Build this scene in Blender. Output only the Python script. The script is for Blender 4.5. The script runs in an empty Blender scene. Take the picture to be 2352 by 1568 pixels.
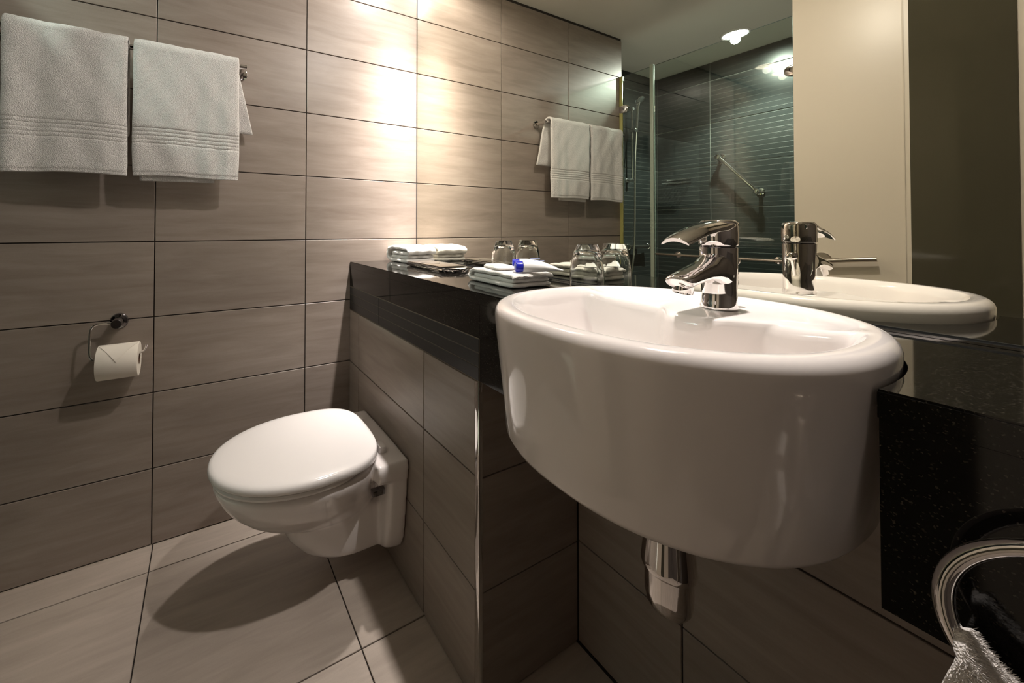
import bpy, bmesh, math, random
from mathutils import Vector, Matrix
from math import sin, cos, pi, sqrt, exp, atan2

random.seed(7)
sc = bpy.context.scene
col = sc.collection

# ------------------------------------------------------------------ camera
FPX, CX, CY = 880.94, 926.57, 509.71
YAW, PITCH, ROLL = -1.0929, 0.0132, 0.0028
CAM = Vector((1.8193, -1.0230, 1.2606))
fwd = Vector((sin(YAW) * cos(PITCH), cos(YAW) * cos(PITCH), sin(PITCH)))
rgt = Vector((cos(YAW), -sin(YAW), 0))
upv = rgt.cross(fwd)
r2 = rgt * cos(ROLL) + upv * sin(ROLL)
u2 = -rgt * sin(ROLL) + upv * cos(ROLL)
cd = bpy.data.cameras.new('camera')
cam = bpy.data.objects.new('camera', cd)
col.objects.link(cam)
cam.matrix_world = Matrix(((r2.x, u2.x, -fwd.x, CAM.x), (r2.y, u2.y, -fwd.y, CAM.y), (r2.z, u2.z, -fwd.z, CAM.z), (0, 0, 0, 1)))
cd.sensor_fit = 'HORIZONTAL'
cd.sensor_width = 36.0
cd.lens = FPX / 2352 * 36.0
cd.shift_x = (1176 - CX) / 2352
cd.shift_y = (CY - 784) / 2352
cd.clip_start = 0.01
sc.camera = cam

# ------------------------------------------------------------------ world and exposure
w = bpy.data.worlds.new('world')
sc.world = w
w.use_nodes = True
w.node_tree.nodes['Background'].inputs[0].default_value = (0.02, 0.02, 0.02, 1)
w.node_tree.nodes['Background'].inputs[1].default_value = 0.2
sc.view_settings.view_transform = 'Standard'
sc.view_settings.look = 'None'
sc.view_settings.gamma = 1
sc.view_settings.use_curve_mapping = False
sc.view_settings.exposure = 0.28
cy = sc.cycles
cy.max_bounces = 10
cy.diffuse_bounces = 5
cy.glossy_bounces = 7
cy.transmission_bounces = 8
cy.transparent_max_bounces = 12
cy.sample_clamp_indirect = 5.0
cy.blur_glossy = 0.6
cy.use_denoising = True

# lamp settings: position, power, colour, cone
WARM = (1.0, 0.92, 0.865)
# intensity curves of the three ceiling fittings (angle from the lamp axis, relative candela)
BEAMS = {
    'wide_halogen': [(0, 3.0), (10, 2.8), (20, 2.2), (26, 1.85), (35, 1.4), (39, 1.25), (42, 1.0), (54, 0.95), (67, 0.85), (75, 0.5), (85, 0.1), (90, 0.0)],
    'spot_halogen': [(0, 12), (5, 11), (10, 8), (15, 5), (20, 2.6), (25, 1.2), (31, 0.5), (37, 0.36), (40, 0.27), (54, 0.27), (67, 0.25), (80, 0.1), (90, 0)],
    'shower_lamp': [(0, 5), (20, 5), (30, 4.6), (38, 3.9), (43, 3.2), (47, 1.9), (51, 0.75), (56, 0.6), (65, 0.5), (75, 0.3), (85, 0.1), (90, 0)],
}
def ies_text(key):
    prof = BEAMS[key]
    tx = bpy.data.texts.new(key)
    tx.write('IESNA:LM-63-1995\nTILT=NONE\n1 1000 1 %d 1 1 2 0 0 0\n1 1 10\n' % len(prof))
    tx.write(' '.join('%g' % a for a, _ in prof) + '\n0\n' + ' '.join('%g' % (b * 10) for _, b in prof) + '\n')
    return tx
COOL = (0.90, 1.0, 0.94)
# (x, y), power, colour, beam, point the lamp is aimed at, label
LAMPS = [
    ((1.36, -0.16), 50, WARM, 'wide_halogen', None, 'round recessed ceiling downlight above the white washbasin'),
    ((0.30, -0.16), 66, WARM, 'spot_halogen', (0.08, -0.03, 1.10), 'round recessed ceiling downlight above the folded towel by the tiled corner'),
    ((0.44, -2.46), 125, COOL, 'shower_lamp', None, 'round glowing recessed downlight in the shower ceiling seen in the mirror'),
]

# ------------------------------------------------------------------ materials
def new_mat(name):
    m = bpy.data.materials.new(name)
    m.use_nodes = True
    return m, m.node_tree.nodes, m.node_tree.links, m.node_tree.nodes['Principled BSDF']

def plain(name, c, rough=0.5, metal=0.0, coat=0.0, spec=0.5, sheen=0.0):
    m, n, l, b = new_mat(name)
    b.inputs['Base Color'].default_value = (*c, 1)
    b.inputs['Roughness'].default_value = rough
    b.inputs['Metallic'].default_value = metal
    b.inputs['Coat Weight'].default_value = coat
    b.inputs['Coat Roughness'].default_value = 0.03
    b.inputs['Specular IOR Level'].default_value = spec
    b.inputs['Sheen Weight'].default_value = sheen
    return m

def tile_mat(name, c1, c2, scale, rough=0.4, bump=0.02):
    """stone-look tile: streaks stretched along one direction, every tile slightly different"""
    m, n, l, b = new_mat(name)
    geo = n.new('ShaderNodeNewGeometry')
    oi = n.new('ShaderNodeObjectInfo')
    mul = n.new('ShaderNodeVectorMath'); mul.operation = 'MULTIPLY'; mul.inputs[1].default_value = scale
    off = n.new('ShaderNodeMath'); off.operation = 'MULTIPLY'; off.inputs[1].default_value = 37.0
    add = n.new('ShaderNodeVectorMath'); add.operation = 'ADD'
    l.new(geo.outputs['Position'], mul.inputs[0]); l.new(oi.outputs['Random'], off.inputs[0])
    l.new(mul.outputs[0], add.inputs[0]); l.new(off.outputs[0], add.inputs[1])
    n1 = n.new('ShaderNodeTexNoise'); n1.inputs['Scale'].default_value = 1.0; n1.inputs['Detail'].default_value = 7; n1.inputs['Roughness'].default_value = 0.62; n1.inputs['Distortion'].default_value = 0.5
    l.new(add.outputs[0], n1.inputs['Vector'])
    n2 = n.new('ShaderNodeTexNoise'); n2.inputs['Scale'].default_value = 260; n2.inputs['Detail'].default_value = 2
    l.new(geo.outputs['Position'], n2.inputs['Vector'])
    rmp = n.new('ShaderNodeValToRGB')
    rmp.color_ramp.elements[0].position = 0.30; rmp.color_ramp.elements[0].color = (*c1, 1)
    rmp.color_ramp.elements[1].position = 0.72; rmp.color_ramp.elements[1].color = (*c2, 1)
    mx = n.new('ShaderNodeMix'); mx.data_type = 'FLOAT'; mx.inputs[0].default_value = 0.12
    l.new(n1.outputs['Fac'], mx.inputs[2]); l.new(n2.outputs['Fac'], mx.inputs[3])
    l.new(mx.outputs[0], rmp.inputs[0])
    hsv = n.new('ShaderNodeHueSaturation')
    vr = n.new('ShaderNodeMapRange'); vr.inputs['To Min'].default_value = 0.94; vr.inputs['To Max'].default_value = 1.06
    l.new(oi.outputs['Random'], vr.inputs[0]); l.new(vr.outputs[0], hsv.inputs['Value']); l.new(rmp.outputs[0], hsv.inputs['Color'])
    l.new(hsv.outputs[0], b.inputs['Base Color'])
    rr = n.new('ShaderNodeMapRange'); rr.inputs['To Min'].default_value = rough - 0.06; rr.inputs['To Max'].default_value = rough + 0.08
    l.new(n1.outputs['Fac'], rr.inputs[0]); l.new(rr.outputs[0], b.inputs['Roughness'])
    bp = n.new('ShaderNodeBump'); bp.inputs['Strength'].default_value = bump; bp.inputs['Distance'].default_value = 0.01
    l.new(mx.outputs[0], bp.inputs['Height']); l.new(bp.outputs[0], b.inputs['Normal'])
    return m

def groove_tile_mat(name):
    """black shower tile with fine pale horizontal scored lines"""
    m, n, l, b = new_mat(name)
    geo = n.new('ShaderNodeNewGeometry'); sep = n.new('ShaderNodeSeparateXYZ')
    l.new(geo.outputs['Position'], sep.inputs[0])
    ns = n.new('ShaderNodeTexNoise'); ns.inputs['Scale'].default_value = 3.0; ns.inputs['Detail'].default_value = 3
    l.new(geo.outputs['Position'], ns.inputs['Vector'])
    d = n.new('ShaderNodeMath'); d.operation = 'DIVIDE'; d.inputs[1].default_value = 0.0408
    l.new(sep.outputs['Z'], d.inputs[0])
    fr = n.new('ShaderNodeMath'); fr.operation = 'FRACT'; l.new(d.outputs[0], fr.inputs[0])
    lt = n.new('ShaderNodeMath'); lt.operation = 'LESS_THAN'; lt.inputs[1].default_value = 0.055; l.new(fr.outputs[0], lt.inputs[0])
    mk = n.new('ShaderNodeMath'); mk.operation = 'MULTIPLY'; l.new(lt.outputs[0], mk.inputs[0]); l.new(ns.outputs['Fac'], mk.inputs[1])
    mx = n.new('ShaderNodeMix'); mx.data_type = 'RGBA'
    mx.inputs[6].default_value = (0.010, 0.011, 0.011, 1); mx.inputs[7].default_value = (0.10, 0.10, 0.09, 1)
    l.new(mk.outputs[0], mx.inputs[0]); l.new(mx.outputs[2], b.inputs['Base Color'])
    b.inputs['Roughness'].default_value = 0.3
    bp = n.new('ShaderNodeBump'); bp.inputs['Strength'].default_value = 0.3; bp.inputs['Distance'].default_value = 0.002; bp.invert = True
    l.new(lt.outputs[0], bp.inputs['Height']); l.new(bp.outputs[0], b.inputs['Normal'])
    return m

def granite_mat(name):
    m, n, l, b = new_mat(name)
    geo = n.new('ShaderNodeNewGeometry')
    v = n.new('ShaderNodeTexVoronoi'); v.inputs['Scale'].default_value = 700
    l.new(geo.outputs['Position'], v.inputs['Vector'])
    sepc = n.new('ShaderNodeSeparateColor'); l.new(v.outputs['Color'], sepc.inputs[0])
    r = n.new('ShaderNodeValToRGB')
    r.color_ramp.elements[0].position = 0.93; r.color_ramp.elements[0].color = (0.005, 0.0045, 0.004, 1)
    r.color_ramp.elements[1].position = 1.0; r.color_ramp.elements[1].color = (0.06, 0.052, 0.04, 1)
    l.new(sepc.outputs[0], r.inputs[0]); l.new(r.outputs[0], b.inputs['Base Color'])
    b.inputs['Roughness'].default_value = 0.06
    b.inputs['Specular IOR Level'].default_value = 0.5
    return m

def terry_mat(name, c, scale=240, strength=0.8, dist=0.004):
    m, n, l, b = new_mat(name)
    geo = n.new('ShaderNodeNewGeometry')
    a = n.new('ShaderNodeTexNoise'); a.inputs['Scale'].default_value = scale; a.inputs['Detail'].default_value = 3; a.inputs['Roughness'].default_value = 0.7
    v = n.new('ShaderNodeTexVoronoi'); v.inputs['Scale'].default_value = scale * 1.6
    l.new(geo.outputs['Position'], a.inputs['Vector']); l.new(geo.outputs['Position'], v.inputs['Vector'])
    ad = n.new('ShaderNodeMath'); ad.operation = 'SUBTRACT'; l.new(a.outputs['Fac'], ad.inputs[0]); l.new(v.outputs['Distance'], ad.inputs[1])
    bp = n.new('ShaderNodeBump'); bp.inputs['Strength'].default_value = strength; bp.inputs['Distance'].default_value = dist
    l.new(ad.outputs[0], bp.inputs['Height']); l.new(bp.outputs[0], b.inputs['Normal'])
    b.inputs['Base Color'].default_value = (*c, 1)
    b.inputs['Roughness'].default_value = 0.95
    b.inputs['Specular IOR Level'].default_value = 0.1
    b.inputs['Sheen Weight'].default_value = 0.25
    b.inputs['Sheen Roughness'].default_value = 0.6
    return m

def pane_mat(name, tint):
    """clear thin pane: see-through with a mirror-like reflection that grows at grazing angles"""
    m, n, l, b = new_mat(name)
    n.remove(b)
    t = n.new('ShaderNodeBsdfTransparent'); t.inputs[0].default_value = (*tint, 1)
    g = n.new('ShaderNodeBsdfGlossy'); g.inputs['Roughness'].default_value = 0.0
    f = n.new('ShaderNodeFresnel'); f.inputs[0].default_value = 1.52
    mx = n.new('ShaderNodeMixShader')
    l.new(f.outputs[0], mx.inputs[0]); l.new(t.outputs[0], mx.inputs[1]); l.new(g.outputs[0], mx.inputs[2])
    l.new(mx.outputs[0], n['Material Output'].inputs[0])
    return m

def glass_mat(name):
    m, n, l, b = new_mat(name)
    b.inputs['Base Color'].default_value = (0.96, 0.98, 0.97, 1)
    b.inputs['Roughness'].default_value = 0.0
    b.inputs['Transmission Weight'].default_value = 1.0
    b.inputs['IOR'].default_value = 1.48
    return m

def glow_mat(name, c, s):
    m, n, l, b = new_mat(name)
    b.inputs['Base Color'].default_value = (0.9, 0.9, 0.9, 1)
    b.inputs['Emission Color'].default_value = (*c, 1)
    b.inputs['Emission Strength'].default_value = s
    return m

TC1, TC2 = (0.235, 0.190, 0.160), (0.345, 0.290, 0.250)
M = dict(
    tile_l=tile_mat('wall tile streaked lengthways', TC1, TC2, (1.0, 3.0, 26.0)),
    tile_p=tile_mat('low wall tile', TC1, TC2, (3.0, 1.0, 24.0)),
    tile_f=tile_mat('floor tile', (0.35, 0.295, 0.25), (0.49, 0.42, 0.36), (22.0, 2.6, 1.0), 0.42),
    grout=plain('dark grout', (0.035, 0.028, 0.024), 0.9),
    grout_b=plain('brown border grout', (0.16, 0.125, 0.09), 0.9),
    grout_s=plain('pale shower grout', (0.22, 0.22, 0.20), 0.9),
    black_tile=groove_tile_mat('black scored shower tile'),
    border=plain('black matt border tile', (0.016, 0.015, 0.015), 0.38),
    granite=granite_mat('polished black granite'),
    porcelain=plain('white glazed porcelain', (0.80, 0.755, 0.735), 0.12, coat=0.6),
    plastic=plain('white gloss plastic', (0.80, 0.77, 0.75), 0.16),
    chrome=plain('polished chrome', (0.80, 0.78, 0.77), 0.03, 1.0),
    dark_chrome=plain('dark chrome', (0.30, 0.29, 0.30), 0.08, 1.0),
    steel=plain('brushed steel', (0.50, 0.45, 0.39), 0.28, 1.0),
    mirror=plain('silvered mirror', (0.80, 0.79, 0.70), 0.0, 1.0),
    black=plain('black sealant', (0.006, 0.006, 0.006), 0.5),
    ceiling=plain('white ceiling paint', (0.66, 0.63, 0.57), 0.8),
    paint=plain('cream door paint', (0.62, 0.55, 0.45), 0.35),
    wall_paint=plain('dark taupe wall paint', (0.10, 0.085, 0.075), 0.6),  # darkened to cut bounced fill light; real colour of these unseen walls unknown
    olive=plain('dark olive tinted glass', (0.060, 0.054, 0.036), 0.05),
    terry=terry_mat('white terry cotton', (0.82, 0.79, 0.765)),
    terry_fine=terry_mat('white face cloth cotton', (0.86, 0.82, 0.78), 300, 0.7, 0.003),
    paper=plain('white tissue paper', (0.80, 0.74, 0.66), 0.9, spec=0.1),
    card=plain('brown card tube', (0.16, 0.09, 0.055), 0.9),
    wrap=plain('white wrapping paper', (0.84, 0.80, 0.76), 0.55),
    tube=plain('white soft plastic', (0.82, 0.81, 0.80), 0.3),
    blue=plain('cobalt blue plastic', (0.012, 0.018, 0.42), 0.3),
    ink=plain('pale blue print', (0.30, 0.36, 0.62), 0.6),
    glass=glass_mat('clear tumbler glass'),
    pane=pane_mat('clear shower glass', (0.90, 0.95, 0.92)),
    seal=plain('translucent yellow green seal', (0.42, 0.40, 0.14), 0.25),
    seal_w=plain('pale green glass edge seal', (0.33, 0.38, 0.31), 0.2, spec=0.6),
    glow=glow_mat('lamp lens glowing', (0.9, 1.0, 0.95), 25),
    glow_w=glow_mat('warm lamp lens glowing', (1.0, 0.85, 0.7), 15),
)

# ------------------------------------------------------------------ helpers
ORG = {}

def origin(o):
    return ORG.get(o.name, Vector((0, 0, 0))) if o else Vector((0, 0, 0))

def tag(o, label=None, cat=None, group=None, kind=None):
    if label: o['label'] = label
    if cat: o['category'] = cat
    if group: o['group'] = group
    if kind: o['kind'] = kind
    return o

def empty(name, loc, label=None, cat=None, group=None, kind=None):
    o = bpy.data.objects.new(name, None)
    o.empty_display_size = 0.05
    col.objects.link(o)
    o.location = loc
    ORG[o.name] = Vector(loc)
    return tag(o, label, cat, group, kind)

def put(name, verts, faces, mat, parent=None, smooth=None):
    """verts in world coordinates -> one mesh object (child of parent when given)"""
    verts = [Vector(v) for v in verts]
    if parent:
        loc = origin(parent)
    else:
        xs = [v.x for v in verts]; ys = [v.y for v in verts]; zs = [v.z for v in verts]
        loc = Vector(((min(xs) + max(xs)) / 2, (min(ys) + max(ys)) / 2, min(zs)))
    me = bpy.data.meshes.new(name)
    me.from_pydata([tuple(v - loc) for v in verts], [], faces)
    me.update()
    bm = bmesh.new(); bm.from_mesh(me)
    bmesh.ops.recalc_face_normals(bm, faces=bm.faces[:])
    bm.to_mesh(me); bm.free()
    if smooth is not None:
        for p in me.polygons: p.use_smooth = True
        me.set_sharp_from_angle(angle=math.radians(smooth))
    me.materials.append(M[mat])
    o = bpy.data.objects.new(name, me)
    col.objects.link(o)
    if parent:
        o.parent = parent
        ORG[o.name] = loc
    else:
        o.location = loc
        ORG[o.name] = loc
    return o

def box_vf(a, b):
    (x0, y0, z0), (x1, y1, z1) = a, b
    v = [(x0, y0, z0), (x1, y0, z0), (x1, y1, z0), (x0, y1, z0), (x0, y0, z1), (x1, y0, z1), (x1, y1, z1), (x0, y1, z1)]
    f = [(0, 3, 2, 1), (4, 5, 6, 7), (0, 1, 5, 4), (1, 2, 6, 5), (2, 3, 7, 6), (3, 0, 4, 7)]
    return v, f

def bevel_vf(v, f, w, seg=2):
    bm = bmesh.new()
    bv = [bm.verts.new(p) for p in v]
    for q in f: bm.faces.new([bv[i] for i in q])
    bmesh.ops.recalc_face_normals(bm, faces=bm.faces[:])
    bmesh.ops.bevel(bm, geom=bm.edges[:], offset=w, segments=seg, affect='EDGES', profile=0.6)
    bm.verts.index_update()
    vv = [p.co.copy() for p in bm.verts]; ff = [tuple(q.index for q in fc.verts) for fc in bm.faces]
    bm.free()
    return vv, ff

def box(name, a, b, mat, parent=None, bev=0.0, seg=2):
    v, f = box_vf(a, b)
    if bev:
        v, f = bevel_vf(v, f, bev, seg)
    return put(name, v, f, mat, parent, 40 if bev else None)

def lathe_vf(prof, c, axis='z', seg=32, close=True):
    """prof: list of (radius, height); axis through c"""
    v, f = [], []
    ax = {'x': Vector((1, 0, 0)), 'y': Vector((0, 1, 0)), 'z': Vector((0, 0, 1))}[axis] if isinstance(axis, str) else Vector(axis).normalized()
    e1 = ax.orthogonal().normalized(); e2 = ax.cross(e1)
    c = Vector(c)
    n = len(prof)
    for (r, h) in prof:
        for k in range(seg):
            t = 2 * pi * k / seg
            v.append(c + ax * h + (e1 * cos(t) + e2 * sin(t)) * max(r, 1e-5))
    for i in range(n - 1):
        for k in range(seg):
            k2 = (k + 1) % seg
            f.append((i * seg + k, i * seg + k2, (i + 1) * seg + k2, (i + 1) * seg + k))
    if close:
        f.append(tuple(range(seg))); f.append(tuple((n - 1) * seg + k for k in range(seg)))
    return v, f

def lathe(name, prof, c, mat, parent=None, axis='z', seg=32, smooth=35, close=True):
    v, f = lathe_vf(prof, c, axis, seg, close)
    return put(name, v, f, mat, parent, smooth)

def bez(pts, n=8, cyclic=False):
    """Catmull-Rom through pts"""
    P = [Vector(p) for p in pts]; out = []
    m = len(P)
    for i in range(m if cyclic else m - 1):
        if cyclic:
            a, b, c, d = P[(i - 1) % m], P[i], P[(i + 1) % m], P[(i + 2) % m]
        else:
            a = P[i - 1] if i else P[0] * 2 - P[1]; b, c = P[i], P[i + 1]; d = P[i + 2] if i + 2 < m else P[-1] * 2 - P[-2]
        for k in range(n):
            t = k / n
            out.append(0.5 * ((2 * b) + (c - a) * t + (2 * a - 5 * b + 4 * c - d) * t * t + (3 * b - a - 3 * c + d) * t ** 3))
    if not cyclic: out.append(P[-1])
    return out

def tube_vf(path, r, seg=12, cyclic=False):
    P = [Vector(p) for p in path]; v, f = [], []
    n = len(P)
    prev = None
    for i, p in enumerate(P):
        if cyclic: t = (P[(i + 1) % n] - P[i - 1]).normalized()
        else: t = (P[min(i + 1, n - 1)] - P[max(i - 1, 0)]).normalized()
        if prev is None: e1 = t.orthogonal().normalized()
        else: e1 = (prev - t * prev.dot(t)).normalized()
        prev = e1
        e2 = t.cross(e1)
        rr = r[i] if isinstance(r, (list, tuple)) else r
        for k in range(seg):
            a = 2 * pi * k / seg
            v.append(p + (e1 * cos(a) + e2 * sin(a)) * rr)
    for i in range(n if cyclic else n - 1):
        j = (i + 1) % n
        for k in range(seg):
            k2 = (k + 1) % seg
            f.append((i * seg + k, i * seg + k2, j * seg + k2, j * seg + k))
    if not cyclic:
        f.append(tuple(range(seg))); f.append(tuple((n - 1) * seg + k for k in range(seg)))
    return v, f

def tube(name, path, r, mat, parent=None, seg=12, cyclic=False, smooth=50):
    v, f = tube_vf(path, r, seg, cyclic)
    return put(name, v, f, mat, parent, smooth)

def loft_vf(rings, cap=True):
    v, f = [], []
    n = len(rings[0])
    for r in rings: v += [Vector(p) for p in r]
    for i in range(len(rings) - 1):
        for k in range(n):
            k2 = (k + 1) % n
            f.append((i * n + k, i * n + k2, (i + 1) * n + k2, (i + 1) * n + k))
    if cap:
        f.append(tuple(range(n))); f.append(tuple((len(rings) - 1) * n + k for k in range(n)))
    return v, f

def loft(name, rings, mat, parent=None, smooth=50, cap=True):
    v, f = loft_vf(rings, cap)
    return put(name, v, f, mat, parent, smooth)

def join_vf(*parts):
    V, F = [], []
    for v, f in parts:
        o = len(V); V += list(v); F += [tuple(i + o for i in q) for q in f]
    return V, F

def grid_vf(fn, nu, nv):
    v = [fn(i / nu, j / nv) for i in range(nu + 1) for j in range(nv + 1)]
    f = [(i * (nv + 1) + j, i * (nv + 1) + j + 1, (i + 1) * (nv + 1) + j + 1, (i + 1) * (nv + 1) + j) for i in range(nu) for j in range(nv)]
    return v, f

TILE_CACHE = {}
def tile(parent, c, U, V, w, h, mat, t=0.006, name='tile', cham=0.0012):
    """one tile plate: c is the centre of its front face, U x V gives the outward normal"""
    key = (round(w, 4), round(h, 4), mat, t)
    me = TILE_CACHE.get(key)
    if me is None:
        a, b = w / 2, h / 2
        vs = []
        for (s, z) in ((0, -t), (0, -cham), (cham, 0)):
            vs += [(-a + s, -b + s, z), (a - s, -b + s, z), (a - s, b - s, z), (-a + s, b - s, z)]
        fs = [(8, 9, 10, 11)]
        for r in (0, 4):
            for k in range(4):
                k2 = (k + 1) % 4
                fs.append((r + k, r + k2, r + 4 + k2, r + 4 + k))
        me = bpy.data.meshes.new('tile_plate')
        me.from_pydata(vs, [], fs); me.update()
        me.materials.append(M[mat])
        TILE_CACHE[key] = me
    o = bpy.data.objects.new(name, me)
    col.objects.link(o)
    o.parent = parent
    U, V = Vector(U), Vector(V); N = U.cross(V)
    L = Vector(c) - origin(parent)
    o.matrix_local = Matrix(((U.x, V.x, N.x, L.x), (U.y, V.y, N.y, L.y), (U.z, V.z, N.z, L.z), (0, 0, 0, 1)))
    return o

def tile_field(parent, us, vs, place, U, V, mat, joint=0.004, name='tile', skip=None, t=0.006):
    for i in range(len(us) - 1):
        for j in range(len(vs) - 1):
            if skip and skip(i, j): continue
            w, h = us[i + 1] - us[i] - joint, vs[j + 1] - vs[j] - joint
            if w < 0.005 or h < 0.005: continue
            tile(parent, place((us[i] + us[i + 1]) / 2, (vs[j] + vs[j + 1]) / 2), U, V, w, h, mat, t, name)

# ------------------------------------------------------------------ room
ZC = 2.70           # ceiling height
ZT = 1.088          # counter top
YF = -0.38          # counter front and low wall face
XR, XS, YS, YG = 2.50, -0.35, -2.88, -1.77
T = 0.006

def structure(name, a, b, mat, label, cat='wall'):
    o = box(name, a, b, mat)
    return tag(o, label, cat, kind='structure')

floor = structure('floor', (XS - 0.1, YS - 0.1, -0.10), (XR + 0.1, 0.1, -T), 'grout', 'beige stone-look tiled bathroom floor with dark joints', 'floor')

fx = [XS, 0.135, 0.73, 1.33, 1.93, XR]
fy = [YS, -2.395, -1.795, -1.195, -0.595, -0.003]
tile_field(floor, fx, fy, lambda u, v: (u, v, 0), (1, 0, 0), (0, 1, 0), 'tile_f')

ceiling = structure('ceiling', (XS - 0.1, YS - 0.1, ZC), (XR + 0.1, 0.1, ZC + 0.1), 'ceiling', 'plain white painted bathroom ceiling', 'ceiling')

wall_left = structure('wall_left', (-0.10, -1.79, 0.0), (-T, 0.1, ZC), 'grout', 'left wall of long beige streaked tiles with dark joints', 'wall')
ly = [-1.79, -1.2, -0.6, 0.0]
lz = [0.002, 0.3, 0.6, 0.9, 1.2, 1.5, 1.8, 2.1, 2.4, ZC - 0.018]
tile_field(wall_left, ly, lz, lambda u, v: (0, u, v), (0, 1, 0), (0, 0, 1), 'tile_l')

wall_back = structure('wall_back', (-0.1, T, 0.0), (XR + 0.1, 0.1, ZC), 'grout', 'back wall with the mirror and beige tiles under the washbasin', 'wall')
tile_field(wall_back, [1.012, 1.30, 1.90, XR], [0.002, 0.305, 0.604, 0.9, ZT - 0.04], lambda u, v: (u, 0, v), (1, 0, 0), (0, 0, 1), 'tile_p')

wall_low = structure('wall_low', (T + 0.0005, YF + T, 0.0), (1.006, T, 1.0570), 'grout', 'low tiled boxing wall behind the toilet, under the black counter', 'wall')
tile_field(wall_low, [0.001, 0.127, 0.727, 0.997], [0.002, 0.3, 0.6, 0.853], lambda u, v: (u, YF, v), (1, 0, 0), (0, 0, 1), 'tile_p')
tile_field(wall_low, [YF + 0.004, 0.0], [0.002, 0.3, 0.6, 0.857], lambda u, v: (1.012, u, v), (0, 1, 0), (0, 0, 1), 'tile_l')
# black border of scored strips in pale brown grout
bb = put('border_bed', *box_vf((0.001, YF + 0.001, 0.853), (1.0125, YF + T, 0.968)), 'grout_b', wall_low)

tile_field(wall_low, [0.002, 0.358, 1.0120], [0.8545, 0.892, 0.929, 0.9665], lambda u, v: (u, YF - 0.0005, v), (1, 0, 0), (0, 0, 1), 'border', 0.0016, 'border_tile', t=0.003)
tr = put('trim_1', *bevel_vf(*box_vf((0.997, YF - 0.001, 0.0), (1.0128, YF + 0.012, 0.853)), 0.002), 'chrome', None, 40)
tag(tr, 'polished chrome corner strip on the low wall edge', 'trim', kind='structure')

wall_shower_side = structure('wall_shower_side', (XS - 0.1, YS - 0.1, 0), (XS - T, -1.79, ZC), 'grout_s', 'dark scored tile wall at the shower side seen in the mirror')
sz = [0.002, 0.335, 0.70, 1.067, 1.434, 1.806, 2.17, 2.54, ZC]
tile_field(wall_shower_side, [YS, -2.17, -1.792], sz, lambda u, v: (XS, u, v), (0, 1, 0), (0, 0, 1), 'black_tile', 0.005)
wall_nib = structure('wall_nib', (XS - T, -1.80, 0), (-0.1, -1.70, ZC), 'wall_paint', 'short return wall between the tiled wall and the shower')
wall_shower_back = structure('wall_shower_back', (XS - 0.1, YS - 0.1, 0), (1.2, YS - T, ZC), 'grout_s', 'back shower wall of black scored tiles seen in the mirror')
tile_field(wall_shower_back, [XS, 0.09, 0.82, 1.10], sz, lambda u, v: (u, YS, v), (-1, 0, 0), (0, 0, 1), 'black_tile', 0.005)
wall_shower_right = structure('wall_shower_right', (1.10, YS - T, 0), (1.2, -1.55, ZC), 'wall_paint', 'plain partition wall closing the right of the shower')
wall_rear = structure('wall_rear', (1.10, -1.55, 0), (XR + 0.1, -1.45, ZC), 'wall_paint', 'plain rear wall behind the open door')
wall_right = structure('wall_right', (XR, -1.45, 0), (XR + 0.1, T, ZC), 'wall_paint', 'plain right wall of the bathroom')

# ------------------------------------------------------------------ ceiling lamps
def downlight(xy, power, c, beam, aim, label):
    x, y = xy
    t = empty('downlight', (x, y, ZC), label, 'ceiling lamp')
    lathe('trim_ring', [(0.090, 0.0), (0.090, -0.006), (0.082, -0.010), (0.075, -0.008), (0.074, 0.0)], (x, y, ZC), 'plastic', t, seg=40)
    lathe('lens', [(0.074, -0.004), (0.073, -0.006), (0.03, -0.007)], (x, y, ZC), 'glow' if c == COOL else 'glow_w', t, seg=40)
    ld = bpy.data.lights.new('lamp_light', 'SPOT')
    ld.energy = power; ld.color = c
    ld.spot_size = math.radians(178); ld.spot_blend = 0.05
    ld.shadow_soft_size = 0.028
    ld.use_nodes = True
    nt = ld.node_tree
    it = nt.nodes.new('ShaderNodeTexIES'); it.mode = 'INTERNAL'; it.ies = ies_text(beam); it.inputs['Strength'].default_value = 1.0
    nt.links.new(it.outputs['Fac'], nt.nodes['Emission'].inputs['Strength'])
    lo = bpy.data.objects.new('lamp_light', ld)
    col.objects.link(lo)
    lo.parent = t
    lo.location = (0, 0, -0.045)
    if aim:
        lo.rotation_euler = (Vector(aim) - Vector((x, y, ZC - 0.045))).to_track_quat('-Z', 'Y').to_euler()

for lamp in LAMPS:
    downlight(*lamp)

# ------------------------------------------------------------------ mirror
t = empty('wall_mirror', (1.25, 0.0, ZT), 'large frameless wall mirror above the black counter', 'mirror')
box('mirror_sheet', (0.004, 0.0, ZT + 0.006), (XR - 0.002, 0.0055, ZC - 0.01), 'mirror', t)
box('bottom_channel', (0.004, -0.003, ZT + 0.0005), (XR - 0.002, 0.004, ZT + 0.004), 'chrome', t)
box('sealant_line', (0.004, -0.0015, ZT + 0.004), (XR - 0.002, 0.004, ZT + 0.008), 'black', t)

# ------------------------------------------------------------------ washbasin outline
BX, BY, BA, BF, BB, BN = 1.430, -0.322, 0.256, 0.274, 0.280, 2.25
STAR = (1.432, -0.372)

def outer_f(x, y):
    dx = abs(x - BX) / BA; dy = (y - BY); dy = abs(dy) / (BB if dy > 0 else BF)
    return (dx ** BN + dy ** BN) ** (1 / BN) - 1

def deck_y(x):
    return -0.236 - 0.052 * exp(-((x - 1.463) / 0.062) ** 4)

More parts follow.
